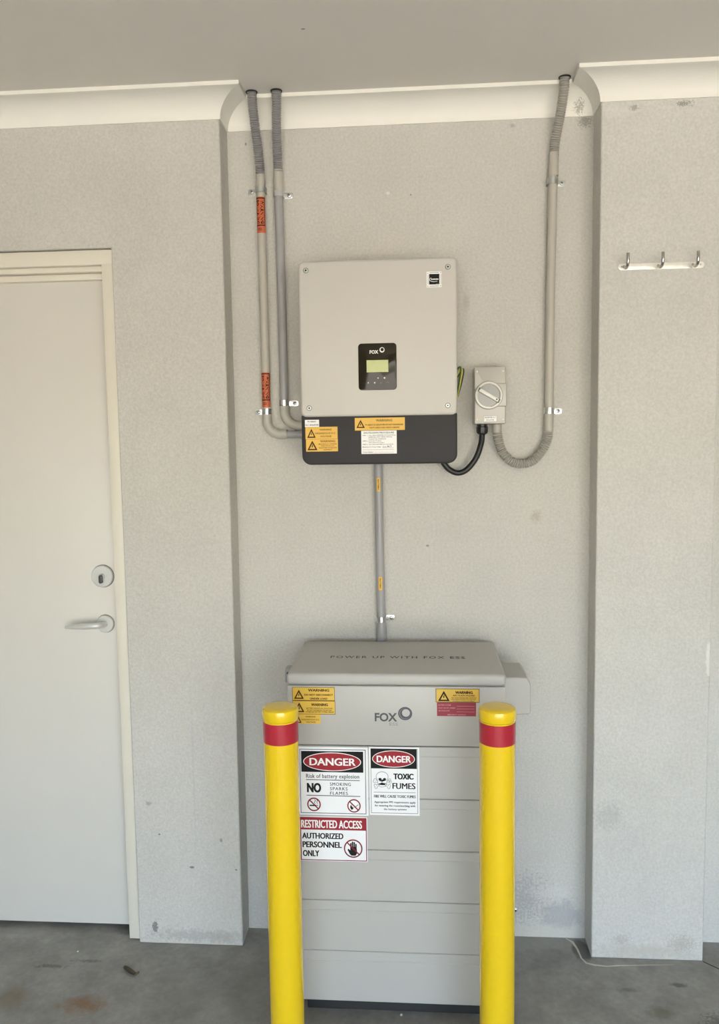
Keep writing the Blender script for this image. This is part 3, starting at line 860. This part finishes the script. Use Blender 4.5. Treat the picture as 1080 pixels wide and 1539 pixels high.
# ------------------------------------------------------------------ battery cabinet
BX0, BX1, BY, BB = -0.350, 0.2215, -0.400, -0.056
bat = empty('battery_cabinet', (-0.064, -0.228, 0), 'tall grey stacked battery cabinet standing behind the yellow bollards', 'battery')
MB().box(BX0 + 0.03, BX1 - 0.03, BY + 0.045, BB - 0.02, 0.0, 0.056, 0.003).build('plinth', 'battery_gap', bat)
MB().box(BX0 + 0.012, BX1 - 0.012, BY + 0.012, BB - 0.006, 0.05, 0.80).build('core', 'battery_gap', bat)
def module_mesh(z0, z1):
    # front skin with a shallow ledge under the top edge
    hgt = z1 - z0
    prof = [(BY + 0.002, 0.0), (BY, 0.002), (BY, hgt - 0.0265), (BY + 0.0022, hgt - 0.0285 + 0.004), (BY + 0.0022, hgt - 0.002), (BY + 0.004, hgt)]
    mb = MB()
    vs = []
    e = 0.006
    for y, z in prof:
        vs.append((BX0 + e * 0.3, y + e, z0 + z)); vs.append((BX0 + e, y, z0 + z)); vs.append((BX1 - e, y, z0 + z)); vs.append((BX1 - e * 0.3, y + e, z0 + z))
    vs_back = []
    m = len(prof)
    fs = []
    for k in range(m - 1):
        for q in range(3):
            fs.append((4 * k + q, 4 * k + q + 1, 4 * k + 4 + q + 1, 4 * k + 4 + q))
    b = len(vs)
    vs += [(BX0, BB, z0), (BX1, BB, z0), (BX1, BB, z1), (BX0, BB, z1)]
    fs += [(0, 3, 2, 1), (3, 0, b, b + 1), (4 * (m - 1), 4 * (m - 1) + 1, 4 * (m - 1) + 2, 4 * (m - 1) + 3),
           (4 * (m - 1), 4 * (m - 1) + 3, b + 2, b + 3), (b + 1, b, b + 3, b + 2)]
    fs.append(tuple([4 * k for k in range(m)] + [b + 3, b]))
    fs.append(tuple([4 * k + 3 for k in reversed(range(m))] + [b + 1, b + 2]))
    return mb.add(vs, fs)
ZS = [0.0575, 0.2015, 0.345, 0.4885, 0.6315, 0.7745]
for z0, z1 in zip(ZS[:-1], ZS[1:]):
    module_mesh(z0, z1 - 0.0022).build('battery_module', 'battery_grey', bat, angle=12)
MB().box(BX0, BX1, BY, BB, 0.7745, 0.9355, 0.004).build('control_unit', 'battery_grey', bat)
lid = MB().box(BX0 - 0.001, BX1 + 0.001, BY - 0.0003, BB + 0.001, 0.9362, 0.968, 0.010, 4).build('lid', 'battery_grey', bat, angle=40)
# lettering on the lid
f = Face((0, 0, 100, 100), -0.251, 0.126, 0, 1, 0, mapper=lambda x, y, z: (x, -0.238 - 0.012 + z * 0.024 * 1.0 + (x + 0.06) * -0.0, 0.9684))
f.text('ink_grey', 'POWER UP WITH FOX ESS', 0, 0, 100, 100, 0.012, spacing=1.3)
f.build(lid)
# logo
f = Face((563, 1064, 619, 1090), -0.119, -0.021, 0.831, 0.8785, BY)
f.text('ink_grey', 'FOX', 563, 1071.8, 596.5, 1084.5, 0.03, 1, 4)
f.ring('ink_grey#2', 608.5, 1072.5, 10.5, 9.8, 4.6, 4.2, 1, 40, (1.2, -0.9))
f.ring('ink_pale_grey', 608.2, 1072.8, 8.4, 7.8, 0.5, 0.45, 2, 40, (0.5, -0.3))
f.text('ink_pale_grey', 'ESS', 585, 1086.2, 597.5, 1090.5, 0.0, 1)
f.build(bat, {'ink_grey': 'logo', 'ink_grey#2': 'logo_ring', 'ink_pale_grey': 'logo_detail'})
# junction cover on the right side, bracket on the left
jc = MB().prism_xz([(0.2222, 0.816), (0.297, 0.822), (0.302, 0.828), (0.302, 0.908), (0.290, 0.925), (0.2222, 0.925)], -0.28, -0.13).build('cable_cover', 'battery_grey', bat)
bv = jc.modifiers.new('edge', 'BEVEL'); bv.width = 0.005; bv.segments = 3; bv.limit_method = 'ANGLE'
lug = MB().rplate(-0.374, -0.352, 0.908, 0.947, -0.285, -0.25, 0.003, 0.001).build('side_bracket', 'pvc_grey', bat)
for z in (0.934, 0.921):
    MB().lathe((-0.366, -0.285, z), [(0.0035, 0), (0.003, 0.001)], 'y', 12).build('bolt', 'joint_dark', lug)
# warning labels on the control unit
st, f = sticker('disconnect_label', 'label_yellow_flat', -0.336, -0.2235, 0.8955, 0.9315, BY, bat, 'upper left yellow label reading DO NOT DISCONNECT UNDER LOAD', rect=(115, 108, 970, 382))
f.frame('ink_brown', 115, 108, 970, 382, 8)
f.triangle(150, 160, 350, 348, 'ink_brown', 'label_yellow_flat')
f.text('ink_brown', 'WARNING', 435, 143, 862, 196, 0.02, heavy=0.08)
f.text('ink_brown', 'DO NOT DISCONNECT', 360, 245, 935, 283, 0.02, heavy=0.06)
f.text('ink_brown', 'UNDER LOAD', 472, 320, 825, 360, 0.02, heavy=0.06)
f.build(st)
st, f = sticker('isolation_label', 'label_yellow_flat', -0.3355, -0.2225, 0.8585, 0.8952, BY, bat, 'yellow battery isolation warning label, second from top on the left', rect=(115, 385, 975, 650))
f.frame('ink_brown', 115, 385, 975, 650, 8)
f.triangle(145, 420, 352, 612, 'ink_brown', 'label_yellow_flat')
f.text('ink_brown', 'WARNING', 488, 435, 828, 488, 0.02, heavy=0.08)
f.text('ink_brown', 'BATTERY INDIVIDUAL ISOLATORS', 392, 520, 920, 545, 0.02)
f.text('ink_brown', 'DO NOT DE-ENERGISE THE BATTERY', 405, 558, 905, 583, 0.02)
f.text('ink_brown', 'SYSTEM AND BATTERY SYSTEM CABLING', 375, 592, 942, 617, 0.02)
f.build(st)
st, f = sticker('hazard_label', 'label_yellow_flat', -0.3345, -0.262, 0.8325, 0.8583, BY, bat, 'small yellow hazardous D.C. voltage label beside the left bollard', rect=(130, 652, 692, 868))
f.triangle(150, 680, 302, 848, 'ink_brown', 'label_yellow_flat')
f.text('ink_brown', 'WARNING', 378, 690, 590, 722, 0.02)
f.text('ink_brown', 'HAZARDOUS D.C.', 300, 757, 672, 788, 0.015)
f.text('ink_brown', 'VOLTAGE', 388, 812, 588, 845, 0.015)
f.build(st)
st, f = sticker('arc_flash_label', 'label_yellow_flat', 0.0405, 0.1535, 0.8945, 0.931, BY, bat, 'yellow arc flash hazard label at upper right', rect=(62, 65, 495, 202))
f.frame('ink_brown', 62, 65, 495, 202, 5)
f.triangle(85, 88, 200, 190, 'ink_black', 'label_yellow_flat')
f.text('ink_black', 'WARNING', 255, 90, 428, 117, 0.02, heavy=0.08)
f.text('ink_black', 'ARC FLASH HAZARD', 232, 126, 450, 141, 0.02)
f.text('ink_black', 'ARC FLASH HAZARD RISK CATEGORY', 217, 151, 466, 163, 0.015, res=1)
f.text('ink_black', 'APPROPRIATE PPE AND TOOLS REQUIRED', 217, 168, 460, 180, 0.015, res=1)
f.text('ink_black', 'WORKING ON THIS EQUIPMENT', 230, 185, 448, 196, 0.015, res=1)
f.build(st)
st, f = sticker('battery_data_label', 'label_red', 0.0435, 0.1445, 0.8575, 0.894, BY, bat, 'dark red data label with white lettering under the arc flash label', rect=(75, 204, 460, 334))
for s, u1, v0 in (('BATTERY SYSTEM', 212, 222), ('SHORT CIRCUIT CURRENT', 258, 250), ('ARC FLASH DATE', 200, 276)):
    f.text('ink_pink', s, 90, v0, u1, v0 + 13, 0.015, res=1)
for v in (238, 264, 292):
    f.line('ink_pink', [(270, v), (445, v)], 3)
f.text('ink_pink', 'EMERGENCY CONTACT', 178, 313, 360, 327, 0.015, res=1)
f.build(st)

# ------------------------------------------------------------------ safety signs on the cabinet
def prohibit(f, cu, cv, r, t, key=''):
    f.ell('sign_white' + key, cu, cv, r, r, 2)
    f.ring('ink_dark_red' + key, cu, cv, r, r, t, t, 4)
    k = 0.70 * (r - t * 0.4)
    f.line('ink_dark_red' + key, [(cu - k, cv - k), (cu + k, cv + k)], t, 4)

SY = BY - 0.0003
def sign(name, x0, x1, z0, z1, label, rect):
    t = empty(name, ((x0 + x1) / 2, SY, z0), label, 'sign')
    MB().box(x0, x1, SY - 0.0012, SY, z0, z1).build('panel', 'sign_white', t)
    return t, Face(rect, x0, x1, z0, z1, SY - 0.0012)

s1, f = sign('danger_sign', -0.3235, -0.1385, 0.5835, 0.7705, 'white DANGER sign about battery explosion, no smoking, sparks or flames', (80, 68, 1025, 990))
f.frame('ink_grey#b', 98, 98, 995, 968, 9)
f.rect('ink_black#h', 120, 125, 962, 407)
f.ell('ink_white', 540, 266, 394, 126, 2)
f.ell('ink_red', 540, 266, 382, 116, 3)
f.text('ink_white', 'DANGER', 232, 216, 862, 316, 0.012, 4, 4, heavy=0.06)
f.text('ink_grey', 'Risk of battery explosion', 182, 433, 905, 505, 0.006, 1, 3, 1.1, heavy=0.04)
f.line('ink_grey', [(180, 512), (910, 514)], 10)
f.text('ink_black', 'NO', 190, 556, 385, 685, 0.03, 1, 4, heavy=0.06)
for k, (s, u1) in enumerate((('SMOKING', 790), ('SPARKS', 745), ('FLAMES', 748))):
    f.text('ink_grey', s, 505, 546 + 61 * k, u1, 590 + 61 * k, 0.0, 1, 3, 1.2, heavy=0.07)
f.line('ink_grey', [(185, 724), (915, 728)], 10)
prohibit(f, 283, 846, 93, 17, '#1')
f.rect('ink_black#1', 222, 852, 318, 870, 3); f.rect('ink_black#1', 326, 852, 336, 870, 3)
f.line('ink_black#1', [(300, 840), (290, 815), (305, 795), (290, 780)], 7, 3); f.line('ink_black#1', [(328, 838), (322, 812), (335, 795), (318, 778)], 7, 3)
prohibit(f, 828, 856, 91, 16, '#2')
f.poly('ink_black#2', [(790, 905), (776, 880), (778, 855), (796, 835), (792, 858), (806, 866), (806, 880), (815, 868), (822, 885), (812, 902), (800, 910)], 3)
f.line('ink_black#2', [(835, 880), (888, 838)], 7, 3)
f.build(s1, {'ink_white': 'heading', 'ink_red': 'heading_oval', 'ink_dark_red#1': 'prohibition_symbol', 'sign_white#1': 'symbol_field', 'ink_dark_red#2': 'prohibition_symbol', 'sign_white#2': 'symbol_field', 'ink_black#h': 'heading_panel', 'ink_grey#b': 'border', 'ink_black#1': 'cigarette_symbol', 'ink_black#2': 'flame_symbol'})

s2, f = sign('danger_sign', -0.1355, -0.0035, 0.5865, 0.7725, 'white DANGER TOXIC FUMES sign with skull and crossbones', (95, 90, 965, 1250))
f.frame('ink_grey#b', 122, 116, 936, 1216, 7)
f.rect('ink_black#h', 125, 118, 922, 453)
f.ell('ink_white', 520, 289, 370, 145, 2)
f.ell('ink_red', 520, 289, 358, 133, 3)
f.text('ink_white', 'DANGER', 228, 233, 826, 347, 0.015, 4, 4, heavy=0.06)
f.text('ink_black', 'TOXIC', 515, 535, 865, 635, 0.018, 1, 4, heavy=0.10)
f.text('ink_black', 'FUMES', 496, 696, 896, 797, 0.0, 1, 4, heavy=0.085)
f.line('ink_pale_grey', [(170, 858), (895, 858)], 8)
f.text('ink_grey', 'FIRE WILL CAUSE TOXIC FUMES', 172, 903, 898, 950, 0.0, heavy=0.12)
f.text('ink_grey', 'Appropriate PPE requirements apply', 178, 1008, 896, 1052, 0.0, heavy=0.09)
f.text('ink_grey', 'for entering the room/working with', 185, 1068, 890, 1112, 0.012, heavy=0.06)
f.text('ink_grey', 'the battery systems', 340, 1130, 740, 1170, 0.0, heavy=0.09)
def bone(a, b, l):
    for ink, t, r, d in (('ink_pale_grey', 36, 25, l), ('sign_white', 24, 18, l + 1)):
        f.line(ink, [a, b], t, d)
        for (p, q) in ((a, b), (b, a)):
            L = math.hypot(q[0] - p[0], q[1] - p[1]); nx, ny = -(q[1] - p[1]) / L, (q[0] - p[0]) / L
            for s in (-1, 1):
                f.ell(ink, p[0] + nx * 17 * s, p[1] + ny * 17 * s, r, r, d, 16)
bone((190, 662), (440, 760), 1)
bone((205, 758), (455, 664), 3)
for ink, e, l in (('ink_pale_grey', 8, 5), ('sign_white', 0, 6)):
    f.ell(ink, 320, 590, 100 + e, 80 + e, l, 36)
    f.poly(ink, [(255 - e, 730 + e), (385 + e, 730 + e), (402 + e, 640), (238 - e, 640)], l)
    f.ell(ink, 320, 728, 60 + e, 34 + e, l, 24)
f.ell('ink_black#s', 281, 632, 25, 22, 7, 20); f.ell('ink_black#s', 361, 632, 25, 22, 7, 20)
f.poly('ink_black#s', [(305, 685), (318, 685), (320, 655)], 7); f.poly('ink_black#s', [(324, 685), (337, 685), (322, 655)], 7)
f.line('ink_black#s', [(262, 700), (285, 718), (320, 724), (355, 718), (382, 700)], 9, 7)
f.build(s2, {'ink_white': 'heading', 'ink_red': 'heading_oval', 'ink_pale_grey': 'skull_outline', 'sign_white': 'skull', 'ink_black#h': 'heading_panel', 'ink_grey#b': 'border', 'ink_black#s': 'skull_features'})

s3, f = sign('access_sign', -0.3235, -0.1425, 0.4555, 0.579, 'white and red RESTRICTED ACCESS sign with crossed-out hand', (100, 590, 580, 908))
f.frame('ink_dark_red', 104, 595, 575, 904, 6)
f.rect('ink_red', 106, 597, 573, 684, 2)
f.text('ink_white', 'RESTRICTED ACCESS', 110, 614, 543, 671, 0.012, 3, 3, heavy=0.05)
f.text('ink_black', 'AUTHORIZED', 115, 707, 410, 749, 0.014, 1, 3, heavy=0.07)
f.text('ink_black', 'PERSONNEL', 117, 769, 397, 812, 0.014, 1, 3, heavy=0.07)
f.text('ink_black', 'ONLY', 118, 832, 237, 876, 0.014, 1, 3, heavy=0.07)
prohibit(f, 478, 813, 66, 9)
# hand
f.poly('ink_black#1', [(452, 850), (438, 822), (444, 814), (457, 826), (457, 800), (502, 800), (506, 845), (494, 864), (464, 864)], 3)
for u, v0 in ((462, 778), (474, 768), (486, 771), (498, 783)):
    f.rect('ink_black#1', u - 5, v0, u + 5, 805, 3); f.ell('ink_black#1', u, v0, 5, 5, 3, 12)
f.build(s3, {'ink_white': 'heading', 'ink_red': 'heading_band', 'ink_dark_red': 'prohibition_symbol', 'sign_white': 'symbol_field', 'ink_black#1': 'hand_symbol'})

# ------------------------------------------------------------------ bollards
def bollard(x, y, ztop, label):
    t = empty('bollard', (x, y, 0), label, 'bollard', 'yellow bollards before the battery')
    R = 0.0415
    MB().lathe((x, y, 0), [(R, 0.008), (R, ztop - 0.03)], 'z', 56).build('post', 'bollard_yellow', t)
    MB().lathe((x, y, ztop - 0.029), [(R + 0.0005, 0), (R + 0.0018, 0.003), (R + 0.0018, 0.020), (R + 0.0005, 0.025), (R - 0.003, 0.028), (R - 0.012, 0.0295), (0.004, 0.0305)], 'z', 56).build('cap', 'bollard_yellow', t)
    MB().lathe((x, y, ztop - 0.083), [(R + 0.0002, 0), (R + 0.0008, 0.0005), (R + 0.0008, 0.0495), (R + 0.0002, 0.05)], 'z', 56).build('reflective_band', 'bollard_red', t)
    pl = MB().rplate(x - 0.075, x + 0.075, -0.075, 0.075, 0.0, 0.01, 0.012, 0.001)
    pl.v = [(a, y + c, 0.01 - b) for a, b, c in pl.v]
    base = pl.build('base_plate', 'bollard_yellow', t)
    for sx in (-1, 1):
        for sy in (-1, 1):
            MB().lathe((x + sx * 0.058, y + sy * 0.058, 0.0095), [(0.009, 0), (0.009, 0.006), (0.005, 0.006), (0.005, 0.014), (0.004, 0.015)], 'z', 6).build('anchor_bolt', 'zinc', base)
bollard(-0.3325, -0.60, 0.9485, 'yellow steel bollard with red band left of the signs')
bollard(0.1795, -0.60, 0.9525, 'yellow steel bollard with red band right of the signs')

# ------------------------------------------------------------------ small things
wp = empty('wall_plug', (0.296, 0, 0.085), 'small screw plug in the wall beside the right bollard', 'screw')
MB().lathe((0.296, 0, 0.088), [(0.007, 0.0002), (0.007, 0.002), (0.004, 0.004), (0.001, 0.0042)], 'y', 18).build('washer', 'zinc_dull', wp)
MB().lathe((0.296, -0.0042, 0.088), [(0.0025, 0), (0.0025, 0.001)], 'y', 8).build('screw_hole', 'ink_black', wp)

lf = MB()
pts = [(-0.897, -0.219, 0.0035), (-0.885, -0.232, 0.008), (-0.868, -0.243, 0.006), (-0.850, -0.252, 0.004), (-0.840, -0.246, 0.009)]
rp = resample(pts, 0.004)
nr = len(rp)
vs, fs = [], []
for i, p_ in enumerate(rp):
    w = 0.0075 * math.sin(PI * (0.06 + 0.9 * i / (nr - 1))) ** 0.7
    for s, dz in ((-1, 0.004), (0, -0.0025), (1, 0.0045)):
        vs.append((p_.x + 0.55 * s * w, p_.y + s * w, p_.z + dz))
for i in range(nr - 1):
    for q in range(2):
        fs.append((3 * i + q, 3 * i + q + 1, 3 * i + 4 + q, 3 * i + 3 + q))
lfo = lf.add(vs, fs).build('dry_leaf', 'leaf_brown', loc=(-0.868, -0.24, 0.0))
sd = lfo.modifiers.new('thick', 'SOLIDIFY'); sd.thickness = 0.0007
tag(lfo, 'dry curled brown leaf on the floor near the door', 'leaf')
for i, (x, y, s, lab) in enumerate(((-0.058, -0.372, 0.005, 'tiny white chip on the floor below the battery'), (-1.07, -0.150, 0.0035, 'tiny white chip on the floor in front of the door'))):
    b = bmesh.new()
    bmesh.ops.create_icosphere(b, subdivisions=1, radius=s)
    for k, v in enumerate(b.verts):
        v.co *= 0.8 + 0.35 * ((k * 7919 % 13) / 13)
        v.co.z *= 0.6
    zmin = min(v.co.z for v in b.verts)
    for v in b.verts:
        v.co += Vector((x, y, -zmin + 0.0002))
    tag(MB().bm(b).build('plaster_chip', 'label_white', loc=(x, y, 0)), lab, 'chip')
